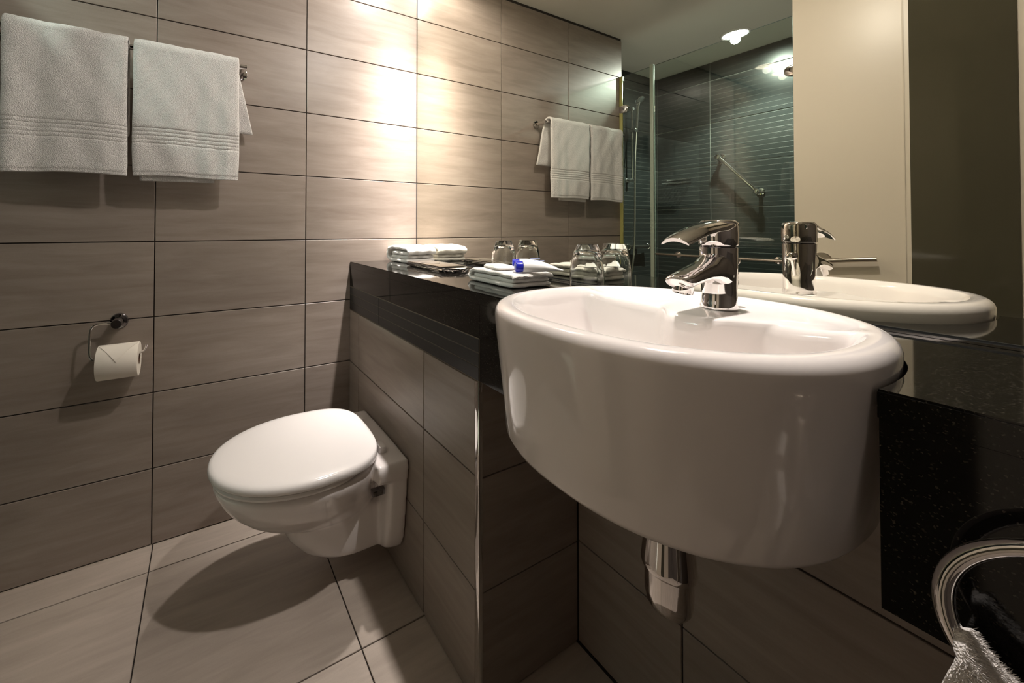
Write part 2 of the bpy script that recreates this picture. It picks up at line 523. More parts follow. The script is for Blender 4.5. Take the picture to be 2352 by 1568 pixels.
def inner_f(x, y):
    dx = abs(x - BX) / (BA - 0.034); dy = (y - BY); dy = abs(dy) / (BB - 0.034 if dy > 0 else BF - 0.040)
    a = (dx ** BN + dy ** BN) ** (1 / BN) - 1
    b = (y - deck_y(x)) / 0.2
    k = 34.0
    mxx = max(a, b)
    return mxx + math.log(exp(k * (a - mxx)) + exp(k * (b - mxx))) / k

def radius(fn, th):
    lo, hi = 0.0, 0.8
    for _ in range(40):
        mid = (lo + hi) / 2
        if fn(STAR[0] + mid * cos(th), STAR[1] + mid * sin(th)) > 0: hi = mid
        else: lo = mid
    return lo

NB = 160
TH = [2 * pi * k / NB for k in range(NB)]
RO = [radius(outer_f, a) for a in TH]
RI = [radius(inner_f, a) for a in TH]
ZR, ZD, ZB = 1.122, 1.1125, 0.884

def bring(rs, zs):
    return [(STAR[0] + rs[k] * cos(TH[k]), STAR[1] + rs[k] * sin(TH[k]), zs[k] if isinstance(zs, list) else zs) for k in range(NB)]

rings = []
rings.append(bring([0.02] * NB, ZB))
rings.append(bring([r * 0.6 for r in RO], ZB))
for inset, z in ((0.040, ZB), (0.030, ZB + 0.001), (0.024, ZB + 0.005), (0.0205, ZB + 0.012), (0.016, 0.95), (0.008, 1.02), (0.002, 1.075), (0.0, 1.095), (0.0, 1.104), (0.002, 1.111), (0.006, 1.1165), (0.011, 1.120), (0.017, 1.1218)):
    rings.append(bring([r - inset for r in RO], z))
G = [RO[k] - RI[k] for k in range(NB)]
def blend(k): return min(1.0, max(0.0, (G[k] - 0.045) / 0.05))
rings.append(bring([RO[k] - min(0.024, 0.62 * G[k]) for k in range(NB)], ZR))
rings.append(bring([RO[k] - min(0.034, 0.74 * G[k]) for k in range(NB)], [ZR - 0.0004 - 0.004 * blend(k) for k in range(NB)]))
rings.append(bring([RO[k] - min(0.046, 0.82 * G[k]) for k in range(NB)], [ZR - 0.0012 - (ZR - ZD) * 0.9 * blend(k) for k in range(NB)]))
rings.append(bring([RI[k] + min(0.010, 0.14 * G[k]) for k in range(NB)], [ZR - 0.002 - (ZR - ZD) * 0.85 * blend(k) for k in range(NB)]))
def ze(k): return ZR - 0.005 - (ZR - ZD) * 0.85 * blend(k)
rings.append(bring([RI[k] + 0.003 for k in range(NB)], [ze(k) for k in range(NB)]))
rings.append(bring([RI[k] - 0.003 for k in range(NB)], [ze(k) - 0.006 for k in range(NB)]))
rings.append(bring([RI[k] - 0.007 for k in range(NB)], [ze(k) - 0.016 for k in range(NB)]))
ZW = 0.955
for s in (0.955, 0.93, 0.90, 0.86, 0.81, 0.74, 0.64, 0.5, 0.34, 0.2, 0.1):
    rings.append(bring([s * (RI[k] - 0.006) for k in range(NB)], [ZW + (ze(k) - 0.02 - ZW) * s ** 7 - 0.006 * (1 - s) for k in range(NB)]))
t = empty('washbasin', (BX, BY, ZB), 'big white porcelain semi-recessed washbasin in the black counter', 'washbasin')
bo = loft('basin_body', rings, 'porcelain', t, 60)
lathe('overflow_ring', [(0.010, -0.001), (0.010, 0.004), (0.013, 0.006), (0.0165, 0.005), (0.018, 0.001), (0.018, -0.004)], (1.452, -0.266, 1.058), 'chrome', t, axis=(0, -1, 0.12), seg=36, close=False)
lathe('overflow_hole', [(0.0112, 0.0022), (0.0001, 0.0022)], (1.452, -0.266, 1.058), 'black', t, axis=(0, -1, 0.12), seg=24, close=False)
lathe('drain_plug', [(0.034, 0.0), (0.034, 0.004), (0.030, 0.007), (0.012, 0.009)], (1.432, -0.372, 0.949), 'chrome', t, seg=32)

# ------------------------------------------------------------------ counter
def cut_r(th): return radius(outer_f, th) + 0.003
cut = []
a0, a1 = None, None
# angles where the cut-out meets the counter front
def front_hit(sgn):
    lo, hi = STAR[0], STAR[0] + sgn * 0.4
    for _ in range(40):
        mid = (lo + hi) / 2
        if outer_f(mid, YF) > 0: hi = mid
        else: lo = mid
    return lo + sgn * 0.003
xl, xr = front_hit(-1), front_hit(1)
aL, aR = atan2(YF - STAR[1], xl - STAR[0]), atan2(YF - STAR[1], xr - STAR[0])
if aL < 0: aL += 2 * pi
arc = []
for i in range(0, 61):
    a = aL + (aR - aL) * i / 60
    r = cut_r(a)
    arc.append((STAR[0] + r * cos(a), min(STAR[1] + r * sin(a), -0.012)))
arc[0] = (xl, YF); arc[-1] = (xr, YF)
outl = [(0.001, YF)] + arc + [(XR - 0.002, YF), (XR - 0.002, -0.0005), (0.001, -0.0005)]
t = empty('counter', (1.2, -0.2, ZT - 0.03), 'long polished black granite counter top under the mirror', 'counter')
bm = bmesh.new()
vs = [bm.verts.new((x, y, ZT - 0.03)) for x, y in outl]
fc = bm.faces.new(vs)
ex = bmesh.ops.extrude_face_region(bm, geom=[fc])
for g in ex['geom']:
    if isinstance(g, bmesh.types.BMVert): g.co.z = ZT
bmesh.ops.recalc_face_normals(bm, faces=bm.faces[:])
ed = [e for e in bm.edges if all(abs(v.co.y - YF) < 1e-5 and v.co.z > ZT - 1e-5 for v in e.verts)]
bmesh.ops.bevel(bm, geom=ed, offset=0.0025, segments=2, affect='EDGES')
bm.verts.index_update()
put('slab', [v.co.copy() for v in bm.verts], [tuple(v.index for v in f.verts) for f in bm.faces], 'granite', t)
bm.free()
box('granite_panel', (0.001, YF + 0.0005, 0.9685), (1.0125, YF + T, ZT - 0.0305), 'granite', wall_low)
t = empty('counter_apron', (1.75, YF, 0.857), 'black granite front panel hanging under the counter on both sides of the basin', 'panel')
box('front_panel', (1.0135, YF + 0.0005, 0.857), (xl - 0.001, YF + 0.02, ZT - 0.0305), 'granite', t)
box('front_panel', (xr + 0.001, YF + 0.0005, 0.857), (XR - 0.002, YF + 0.02, ZT - 0.0305), 'granite', t)

# ------------------------------------------------------------------ tap
TX, TY, TZ = 1.457, -0.180, ZD + 0.0012
def ell(c, a, b, ax1, ax2, n=40, p=2.0):
    c = Vector(c); ax1 = Vector(ax1); ax2 = Vector(ax2); out = []
    for k in range(n):
        th = 2 * pi * k / n
        cc, ss = cos(th), sin(th)
        out.append(c + ax1 * a * math.copysign(abs(cc) ** (2 / p), cc) + ax2 * b * math.copysign(abs(ss) ** (2 / p), ss))
    return out
X_, Y_, Z_ = Vector((1, 0, 0)), Vector((0, 1, 0)), Vector((0, 0, 1))
t = empty('basin_tap', (TX, TY, TZ), 'chrome single lever tap standing on the washbasin', 'tap')
bodyr = []
for h, r, dy, ey in ((0.0, 0.0275, 0.0, 1.0), (0.004, 0.0280, 0, 1.0), (0.010, 0.0265, 0.001, 1.0), (0.03, 0.0262, 0.002, 1.0), (0.055, 0.0265, 0.002, 1.02), (0.08, 0.0272, 0.001, 1.04), (0.100, 0.0280, 0.0, 1.05), (0.1115, 0.0284, 0.0, 1.05)):
    bodyr.append(ell((TX, TY + dy, TZ + h), r, r * ey, X_, Y_, 56))
loft('body', bodyr, 'chrome', t, 40)
lathe('collar', [(0.0275, 0.1115), (0.0265, 0.1125), (0.0265, 0.1145), (0.0280, 0.1155)], (TX, TY, TZ), 'dark_chrome', t, seg=56)
headr = []
for h, r in ((0.1155, 0.0285), (0.117, 0.0292), (0.135, 0.0294), (0.150, 0.0290), (0.157, 0.0280), (0.161, 0.0245), (0.1625, 0.014)):
    headr.append(ell((TX, TY, TZ + h), r, r * 1.04, X_, Y_, 56))
hd = loft('head', headr, 'chrome', t, 50)
lathe('temperature_dot', [(0.0052, -0.001), (0.0052, 0.0008), (0.004, 0.0012)], (TX - 0.010, TY - 0.0288, TZ + 0.127), 'steel', hd, axis=(-0.3, -1, 0), seg=24)
# spout: flared at the body, drooping to the aerator
spr = []
for s, (dy, h, a, b, tilt) in enumerate(((0.012, 0.066, 0.0255, 0.046, 8), (-0.010, 0.068, 0.0262, 0.040, 12), (-0.026, 0.069, 0.0250, 0.029, 20), (-0.045, 0.069, 0.0235, 0.0205, 24), (-0.070, 0.067, 0.0225, 0.0160, 25), (-0.098, 0.0625, 0.0218, 0.0140, 26), (-0.122, 0.0570, 0.0214, 0.0130, 28), (-0.132, 0.0545, 0.0205, 0.0118, 30), (-0.1355, 0.0535, 0.0165, 0.0085, 30))):
    th = math.radians(tilt)
    spr.append(ell((TX, TY + dy, TZ + h), a, b, X_, Vector((0, -sin(th), cos(th))), 48, 2.4))
loft('spout', spr, 'chrome', t, 50)
la = Vector((0, -0.30, -1)).normalized()
lathe('aerator', [(0.0150, -0.012), (0.0150, 0.006), (0.0140, 0.0075), (0.0125, 0.0075), (0.0122, 0.004), (0.009, 0.005), (0.006, 0.004), (0.003, 0.005)], (TX, TY - 0.119, TZ + 0.043), 'chrome', t, axis=tuple(la), seg=36)
# lever: arched blade from the head
lev = []
for dy, h, a, b, tilt in ((0.024, 0.150, 0.020, 0.0090, 0), (0.010, 0.1525, 0.0280, 0.0095, 0), (-0.010, 0.1535, 0.0290, 0.0085, 0), (-0.030, 0.1530, 0.0285, 0.0068, 4), (-0.055, 0.1508, 0.0270, 0.0055, 9), (-0.085, 0.1455, 0.0255, 0.0047, 13), (-0.115, 0.1378, 0.0245, 0.0045, 17), (-0.138, 0.1300, 0.0235, 0.0044, 20), (-0.1455, 0.1272, 0.0215, 0.0032, 20)):
    th = math.radians(tilt); ring = []
    nrm = Vector((0, -sin(th), cos(th)))
    for q in ell((TX, TY + dy, TZ + h), a, b, X_, nrm, 48, 2.5):
        dxn = (q.x - TX) / a
        ring.append(q - nrm * (0.009 * dxn * dxn * min(1, max(0, (-dy) / 0.03))))
    lev.append(ring)
loft('lever', lev, 'chrome', t, 50)
pr = tube('popup_rod', bez([(TX + 0.0, TY + 0.026, TZ + 0.040), (TX + 0.001, TY + 0.036, TZ + 0.062), (TX + 0.002, TY + 0.046, TZ + 0.078)], 6), 0.0026, 'chrome', t, 10)
lathe('knob', [(0.0001, -0.0095)] + [(0.0095 * sin(pi * k / 14), -0.0095 * cos(pi * k / 14)) for k in range(1, 14)] + [(0.0001, 0.0095)], (TX + 0.003, TY + 0.0505, TZ + 0.0845), 'chrome', pr, seg=28)

# ------------------------------------------------------------------ bottle trap
QX, QY = 1.432, -0.300
t = empty('bottle_trap', (QX, QY, 0.598), 'chrome bottle trap hanging under the washbasin', 'trap')
lathe('cup', [(0.0285, 0.288), (0.030, 0.25), (0.0345, 0.15), (0.0405, 0.085), (0.0415, 0.078), (0.0405, 0.072), (0.037, 0.069)], (QX, QY, 0.598), 'chrome', t, seg=40)
lathe('bottle', [(0.036, 0.075), (0.036, 0.030), (0.0345, 0.014), (0.029, 0.004), (0.018, 0.0005), (0.004, 0.0)], (QX, QY, 0.598), 'chrome', t, seg=40)
tube('waste_pipe', [(QX, QY, 0.745), (QX + 0.001, -0.2, 0.745), (QX + 0.001, -0.1, 0.745), (QX, 0.0, 0.745)], 0.0165, 'chrome', t, 20)
lathe('pipe_collar', [(0.019, -0.004), (0.036, -0.002), (0.036, 0.004), (0.019, 0.010)], (QX, -0.004, 0.745), 'chrome', t, axis=(0, -1, 0), seg=32)

# ------------------------------------------------------------------ toilet
WX = 0.425
def egg(yb, yf, hb, hw, z, n=72, sq=2.6, x0=WX, ym=None):
    """egg outline: squared back at yb (half width hb), widest hw, round front tip at yf"""
    if ym is None: ym = yb + (yf - yb) * 0.42
    out = []
    for k in range(n):
        th = 2 * pi * k / n
        c, s = cos(th), sin(th)
        if s < 0:   # front half
            x = hw * math.copysign(abs(c) ** (2 / 2.05), c); y = ym + (ym - yf) * -abs(s) ** (2 / 2.05)
        else:
            x = hw * math.copysign(abs(c) ** (2 / sq), c); y = ym + (yb - ym) * abs(s) ** (2 / sq)
            x *= 1 - (1 - hb / hw) * (abs(y - ym) / abs(yb - ym)) ** 2
        out.append(Vector((x0 + x, y, z)))
    return out
t = empty('toilet', (WX, -0.7, 0.09), 'white wall-hung toilet with closed lid beside the low tiled wall', 'toilet')
P = []
# bowl
P.append(loft_vf([egg(-0.44, yf, hb, hw, z) for (z, yf, hb, hw) in (
    (0.436, -0.992, 0.19, 0.214), (0.425, -0.996, 0.192, 0.218), (0.405, -0.990, 0.188, 0.214), (0.37, -0.972, 0.175, 0.200), (0.33, -0.945, 0.155, 0.178), (0.29, -0.905, 0.13, 0.150), (0.26, -0.862, 0.115, 0.128), (0.24, -0.81, 0.10, 0.110), (0.232, -0.74, 0.08, 0.085))]))
# trapway
P.append(loft_vf([egg(-0.385, yf, hb, hw, z, sq=4) for (z, yf, hb, hw) in (
    (0.27, -0.80, 0.115, 0.115), (0.23, -0.785, 0.115, 0.115), (0.17, -0.755, 0.112, 0.112), (0.125, -0.715, 0.108, 0.108), (0.104, -0.68, 0.10, 0.100), (0.098, -0.62, 0.085, 0.085))]))
# wall plate
pl = []
for (y, s) in ((YF - 0.0015, 1.0), (-0.40, 1.0), (-0.435, 0.975), (-0.452, 0.94)):
    ring = []
    zc = 0.275; hh = 0.182 * s
    for k in range(64):
        th = 2 * pi * k / 64
        c, s2 = cos(th), sin(th)
        zz = hh * math.copysign(abs(s2) ** (2 / 5), s2)
        wdt = (0.212 - 0.042 * (0.5 - 0.5 * zz / hh)) * s
        ring.append(Vector((WX + wdt * math.copysign(abs(c) ** (2 / 5), c), y, zc + zz)))
    pl.append(ring)
P.append(loft_vf(pl))
# top shelf joining the plate and the rim
P.append(loft_vf([[Vector((WX + x, y, z)) for x, z in ((-0.205, 0.385), (-0.212, 0.43), (-0.205, 0.452), (0.205, 0.452), (0.212, 0.43), (0.205, 0.385))] for y in (YF - 0.004, -0.45, -0.50)]))
v, f = join_vf(*P)
pan = put('pan', v, f, 'porcelain', t, None)
rm = pan.modifiers.new('union', 'REMESH'); rm.mode = 'VOXEL'; rm.voxel_size = 0.0075; rm.use_smooth_shade = True
sm = pan.modifiers.new('soften', 'SMOOTH'); sm.iterations = 9; sm.factor = 0.5
seat = loft('seat', [egg(-0.475, yf, hb, hw, z) for (z, yf, hb, hw) in ((0.442, -0.985, 0.18, 0.214), (0.444, -0.998, 0.186, 0.222), (0.452, -1.002, 0.188, 0.225), (0.458, -0.998, 0.186, 0.222), (0.459, -0.985, 0.182, 0.214))], 'plastic', t, 50)
lid = loft('lid', [egg(-0.462, yf, hb, hw, z, sq=4.2) for (z, yf, hb, hw) in ((0.462, -0.985, 0.19, 0.216), (0.463, -1.004, 0.197, 0.228), (0.470, -1.010, 0.199, 0.2315), (0.480, -1.009, 0.199, 0.231), (0.487, -1.004, 0.196, 0.227), (0.491, -0.993, 0.190, 0.219), (0.4935, -0.965, 0.175, 0.200), (0.495, -0.90, 0.14, 0.155), (0.4955, -0.80, 0.06, 0.075))], 'plastic', t, 50)
for s in (-1, 1):
    box('hinge', (WX + s * 0.11 - 0.025, -0.462, 0.445), (WX + s * 0.11 + 0.025, -0.435, 0.474), 'plastic', t, 0.006)
for s in (-1, 1):
    box('fixing_clip', (WX + s * 0.150 - 0.012, -0.50, 0.325), (WX + s * 0.150 + 0.012, -0.452, 0.345), 'dark_chrome', t, 0.004)

# ------------------------------------------------------------------ toilet roll and holder
HX, HY, HZ = 0.0, -1.312, 0.897
t = empty('roll_holder', (0.0, HY, HZ), 'bent chrome rod toilet roll holder on the left wall', 'roll holder')
lathe('wall_plate', [(0.030, 0.0), (0.030, 0.006), (0.027, 0.010), (0.018, 0.012), (0.0175, 0.058), (0.0155, 0.061)], (0.0005, HY, HZ), 'dark_chrome', t, axis='x', seg=36)
rodp = [(0.050, HY, HZ + 0.004), (0.052, -1.340, HZ + 0.004), (0.056, -1.372, HZ + 0.003), (0.060, -1.387, HZ - 0.012), (0.063, -1.389, HZ - 0.05), (0.066, -1.388, HZ - 0.10), (0.068, -1.379, HZ - 0.118), (0.069, -1.36, HZ - 0.120), (0.069, -1.30, HZ - 0.118), (0.069, -1.235, HZ - 0.112), (0.069, -1.221, HZ - 0.104), (0.069, -1.214, HZ - 0.085)]
tube('bent_rod', bez(rodp, 5), 0.0042, 'chrome', t, 12)
RC = Vector((0.069, -1.300, 0.763))
t = empty('toilet_roll', (RC.x, RC.y, RC.z - 0.062), 'white toilet paper roll with a folded point, hanging on the wall', 'toilet roll')
v, f = lathe_vf([(0.0215, -0.062), (0.061, -0.062), (0.062, -0.060), (0.062, 0.060), (0.061, 0.062), (0.0215, 0.062)], RC, 'y', 48, False)
put('paper', v, f, 'paper', t, 35)
lathe('card_core', [(0.0214, -0.061), (0.0214, 0.061)], RC, 'card', t, axis='y', seg=32, close=False)
pt = []
for k in range(9):
    a = math.radians(78 - k * 8.2)      # angle above +x towards the room
    pt.append((a, (8 - k) / 8 * 0.058))
vv, ff = [], []
for rr in (0.0625, 0.0640):
    for a, hwid in pt:
        for s in (-1, 1):
            vv.append((RC.x + rr * cos(a), RC.y + s * max(hwid, 0.0008), RC.z + rr * sin(a)))
n9 = len(pt) * 2
for L in (0, n9):
    for k in range(len(pt) - 1):
        ff.append((L + 2 * k, L + 2 * k + 1, L + 2 * k + 3, L + 2 * k + 2))
for k in range(len(pt) - 1):
    ff.append((2 * k, 2 * k + 2, n9 + 2 * k + 2, n9 + 2 * k)); ff.append((2 * k + 1, n9 + 2 * k + 1, n9 + 2 * k + 3, 2 * k + 3))
put('folded_point', vv, ff, 'paper', t, 40)

# ------------------------------------------------------------------ towel rail and towels
RX, RZ = 0.088, 1.929
t = empty('towel_rail', (0.0, -1.27, RZ), 'chrome towel rail on the left wall carrying two white towels', 'towel rail')
rl = tube('rail', [(RX, -0.872, RZ), (RX, -1.2, RZ), (RX, -1.668, RZ)], 0.0105, 'chrome', t, 20)
for y in (-0.888, -1.652):
    pst = tube('post', [(0.004, y, RZ), (0.04, y, RZ), (RX, y, RZ)], 0.0105, 'chrome', t, 20)
    lathe('wall_plate', [(0.027, 0.0), (0.027, 0.006), (0.024, 0.009), (0.012, 0.010)], (0.0005, y, RZ), 'chrome', pst, axis='x', seg=32)

def noise2(a, b, s=0):
    return sin(a * 3.1 + s) * cos(b * 2.3 + 1.7 * s) + 0.5 * sin(a * 7.3 + b * 5.1 + 2.2 * s) + 0.25 * sin(a * 17.0 - b * 13.0 + s)

def hanging_towel(y0, y1, zf, zb, label, seed, back_shift, fold_amp, lower_flap=None):
    """a bath towel doubled over the rail; front drop to zf, back drop to zb"""
    t = empty('bath_towel', (RX, (y0 + y1) / 2, zf), label, 'towel', 'towels on the rail')
    R = 0.028
    pts = []
    zt = RZ
    nb = 14
    for i in range(nb + 1): pts.append((RX - R, zb + (zt - zb) * i / nb, 'b'))
    for i in range(1, 12):
        a = pi - pi * i / 12
        pts.append((RX + R * cos(a), zt + R * sin(a), 'a'))
    nf = 150
    for i in range(nf + 1): pts.append((RX + R, zt - (zt - zf) * i / nf, 'f'))
    NV = 60
    V = []; 
    for (x, z, w_) in pts:
        for j in range(NV + 1):
            s = j / NV
            y = y0 + (y1 - y0) * s
            dep = max(0.0, (zt - z) / (zt - zf)) if w_ == 'f' else 0.0
            dx = 0.0
            if w_ == 'f':
                # soft vertical folds growing downwards, stripes woven into a band
                for (c0, wd, amp) in fold_amp:
                    dx += amp * exp(-((s - c0) / wd) ** 2) * (0.25 + 0.75 * dep)
                dx += 0.0016 * noise2(s * 3, dep * 4, seed)
                zz = (z - zf)
                for q in range(5):
                    zc = 0.120 + q * 0.0145
                    dx -= 0.0042 * exp(-((zz - zc) / 0.0022) ** 2)
                if 0.118 < zz < 0.180: dx -= 0.0008
                # hem
                if zz < 0.016: dx -= 0.003
                dx += 0.010 * dep * dep * (0.5 - s) * 0.6
            if w_ == 'b':
                k = (zt - z) / (zt - zb)
                y += back_shift * k
                dx -= 0.010 * k + 0.003 * noise2(s * 2, k * 2, seed + 4)
            # rounded side edges
            e = min(s, 1 - s)
            dx -= 0.006 * exp(-(e / 0.018) ** 2) if w_ == 'f' else 0
            zz2 = z
            if w_ == 'f':
                zz2 = z - (0.006 * s + 0.004 * sin(s * 5 + seed)) * dep
                y += 0.003 * sin(z * 14 + seed) * dep * (1 if s > 0.5 else -1) * abs(s - 0.5) * 2
            if w_ == 'a': zz2 += 0.0015 * noise2(s * 4, 1, seed)
            V.append((x + dx, y, zz2))
    F = []
    for i in range(len(pts) - 1):
        for j in range(NV):
            a = i * (NV + 1) + j
            F.append((a, a + 1, a + NV + 2, a + NV + 1))
    o = put('cloth', V, F, 'terry', t, 180)
    so = o.modifiers.new('thick', 'SOLIDIFY'); so.thickness = 0.013; so.offset = 0
    sb = o.modifiers.new('round', 'SUBSURF'); sb.levels = 0; sb.render_levels = 1
    if lower_flap:
        ya, yb, z0, z1 = lower_flap
        V, F = grid_vf(lambda a, b: (RX + 0.012 + 0.002 * noise2(a, b * 2, seed), ya + (yb - ya) * b, z1 + (z0 - z1) * a - 0.004 * b), 10, 24)
        o2 = put('inner_fold', V, F, 'terry', t, 180)
        so = o2.modifiers.new('thick', 'SOLIDIFY'); so.thickness = 0.011; so.offset = 0
    return t

hanging_towel(-0.903, -1.261, 1.452, 1.655, 'right-hand white bath towel on the rail, nearer the mirror', 1.0, 0.062,
              [(0.30, 0.05, 0.004), (0.42, 0.05, -0.003), (0.62, 0.10, 0.005), (0.12, 0.06, 0.006)], (-0.99, -1.24, 1.435, 1.60))
hanging_towel(-1.279, -1.616, 1.447, 1.60, 'left-hand white bath towel on the rail, at the picture edge', 2.3, 0.0,
              [(0.20, 0.10, 0.006), (0.72, 0.10, -0.010), (0.93, 0.06, 0.006)])

# ------------------------------------------------------------------ things on the counter
def sheet(name, path, thick, y0, y1, rot, c, mat, parent, seed=0, n=16, rough=0.0015):
    """a cloth layer: path in (u, w), extruded along the local v axis from y0 to y1, rotated about c"""
    P = bez([(u, 0, w_) for u, w_ in path], 5)
    ca, sa = cos(rot), sin(rot)
    V = []
    for i, p in enumerate(P):
        for j in range(n + 1):
            s = j / n
            v = y0 + (y1 - y0) * s
            e = min(s, 1 - s)
            ww = p.z + rough * noise2(p.x * 30 + i * 0.05, v * 40, seed) - 0.003 * exp(-(e / 0.05) ** 2) * (1 if p.z > 0.02 else 0)
            v += 0.0025 * noise2(p.x * 22, i * 0.12, seed + 3) * (1 if j in (0, n) else 0.4)
            u = p.x + 0.002 * noise2(v * 30, i * 0.2, seed + 1)
            V.append((c[0] + ca * u - sa * v, c[1] + sa * u + ca * v, c[2] + max(ww, thick * 0.5 + 0.0005)))
    F = []
    for i in range(len(P) - 1):
        for j in range(n):
            a = i * (n + 1) + j
            F.append((a, a + 1, a + n + 2, a + n + 1))
    o = put(name, V, F, mat, parent, 180)
    so = o.modifiers.new('thick', 'SOLIDIFY'); so.thickness = thick; so.offset = 0
    sb = o.modifiers.new('round', 'SUBSURF'); sb.levels = 0; sb.render_levels = 2
    return o

# thick folded towel in the corner
t = empty('face_towel', (0.118, -0.098, ZT), 'thick folded white towel in the corner of the black counter', 'towel', 'folded cloths on the counter')
c1 = (0.118, -0.098, ZT + 0.0005)
L_, R_ = -0.098, 0.092
sheet('outer_layer', [(R_ - 0.004, 0.009), (0.0, 0.009), (L_ + 0.03, 0.009), (L_ + 0.006, 0.020), (L_, 0.040), (L_ + 0.010, 0.062), (L_ + 0.04, 0.072), (0.0, 0.073), (R_ - 0.02, 0.068), (R_ + 0.002, 0.059), (R_ - 0.004, 0.047), (R_ - 0.03, 0.046), (0.0, 0.047), (L_ + 0.045, 0.046)], 0.0165, -0.084, 0.084, 0.10, c1, 'terry_fine', t, 0.3)
sheet('inner_layer', [(L_ + 0.035, 0.028), (0.0, 0.028), (R_ - 0.006, 0.028)], 0.017, -0.080, 0.080, 0.10, c1, 'terry_fine', t, 1.7)

# flat folded face cloth under the toiletries
t = empty('face_cloth', (0.905, -0.185, ZT), 'flat folded white face cloth holding soap and two tubes', 'towel', 'folded cloths on the counter')
c2 = (0.908, -0.183, ZT + 0.0005)
L_, R_ = -0.112, 0.108
sheet('outer_layer', [(R_ - 0.002, 0.007), (0.0, 0.007), (L_ + 0.02, 0.007), (L_ + 0.003, 0.013), (L_, 0.021), (L_ + 0.006, 0.030), (L_ + 0.03, 0.036), (0.0, 0.037), (R_ - 0.012, 0.035), (R_ + 0.001, 0.030)], 0.0125, -0.072, 0.075, -0.06, c2, 'terry_fine', t, 2.1)
sheet('inner_layer', [(L_ + 0.02, 0.021), (0.0, 0.0215), (R_ - 0.004, 0.021)], 0.0130, -0.066, 0.070, -0.06, c2, 'terry_fine', t, 3.3)

# paper wrapped soap
t = empty('wrapped_soap', (0.890, -0.205, ZT + 0.044), 'small flat soap bar in white paper on the face cloth', 'soap')
def soap_pt(u, v, z):
    ca, sa = cos(-0.25), sin(-0.25)
    return Vector((0.892 + ca * u - sa * v, -0.205 + sa * u + ca * v, ZT + 0.0445 + z))
sr = []
for s, z in ((0.90, 0.0), (1.0, 0.003), (1.0, 0.006), (0.86, 0.0115), (0.5, 0.0130)):
    sr.append([soap_pt(q.x * s, q.y * s, z) for q in ell((0, 0, 0), 0.052, 0.034, X_, Y_, 40, 6)])
loft('wrapper', sr, 'wrap', t, 40)
put('printed_line', [soap_pt(-0.004, 0.010, 0.0128), soap_pt(0.026, 0.010, 0.0128), soap_pt(0.026, 0.013, 0.0128), soap_pt(-0.004, 0.013, 0.0128), soap_pt(-0.004, 0.010, 0.0133), soap_pt(0.026, 0.010, 0.0133), soap_pt(0.026, 0.013, 0.0133), soap_pt(-0.004, 0.013, 0.0133)], box_vf((0, 0, 0), (1, 1, 1))[1], 'ink', t)

def lotion_tube(cap, tail, r, label):
    """soft tube lying down: round at the cap, flattened at the crimped tail"""
    A, B = Vector(cap), Vector(tail)
    d = (B - A).normalized(); sd = d.cross(Z_).normalized(); up = sd.cross(d)
    L = (B - A).length
    t = empty('lotion_tube', (A.x, A.y, A.z - r), label, 'tube', 'toiletry tubes on the face cloth')
    rg = []
    for s, a, b in ((0.16, 0.92, 0.92), (0.165, 1.0, 1.0), (0.35, 1.02, 1.0), (0.6, 1.08, 0.82), (0.8, 1.18, 0.50), (0.93, 1.26, 0.16), (1.0, 1.28, 0.07)):
        rg.append(ell(A + d * (L * s) + up * (-(1 - b) * r * 0.55), r * a, r * b, sd, up, 32))
    loft('tube_body', rg, 'tube', t, 50)
    cp = lathe('cap', [(r * 0.80, 0.0), (r * 0.92, 0.002), (r * 0.95, 0.004), (r * 0.95, L * 0.15), (r * 0.85, L * 0.158)], A, 'blue', t, axis=tuple(d), seg=32)
    lathe('cap_recess', [(r * 0.46, -0.0008), (r * 0.46, 0.001)], A, 'ink', cp, axis=tuple(d), seg=24)
    a0 = A + d * (L * 0.42) + up * (r * 0.98)
    v, f = tube_vf([a0, a0 + d * 0.012, a0 + d * 0.028], 0.0012, 6)
    put('print', v, f, 'ink', t)
    return t

lotion_tube((0.925, -0.182, ZT + 0.060), (1.005, -0.085, ZT + 0.062), 0.0165, 'white lotion tube with blue cap, the one farther back on the cloth')
lotion_tube((0.985, -0.228, ZT + 0.0595), (1.052, -0.118, ZT + 0.0615), 0.0165, 'white lotion tube with blue cap, the one nearer the basin')

# low glass and metal tray
t = empty('amenity_tray', (0.45, -0.155, ZT), 'low brushed metal and glass tray beside the thick folded towel', 'tray')
def tray_outline(off):
    pts = []
    x0, x1, ya, yb = 0.300 + off, 0.585, -0.218 + off, -0.092 - off
    pts += [(x0, ya), (x0, yb)]
    m = 18
    for k in range(m + 1):
        s = k / m
        pts.append((x1 + (0.055 - off) * sin(pi * s), yb + (ya - yb) * s))
    return pts
loft('glass_body', [[Vector((x, y, ZT + z)) for x, y in tray_outline(o)] for o, z in ((0.006, 0.0008), (0.0, 0.004), (0.0, 0.013), (0.004, 0.0165))], 'glass', t, 30)
ty0, ty1 = -0.214, -0.096
pv = [(0.304, ty0), (0.575, ty0), (0.575, ty1), (0.304, ty1)]
put('metal_plate', *bevel_vf(*box_vf((0.304, ty0, ZT + 0.0172), (0.575, ty1, ZT + 0.0208)), 0.001), 'steel', t, 40)
put('chevron', *tube_vf([(0.40, -0.200, ZT + 0.0212), (0.47, -0.155, ZT + 0.0212), (0.40, -0.108, ZT + 0.0212)], 0.0009, 6), 'black', t)

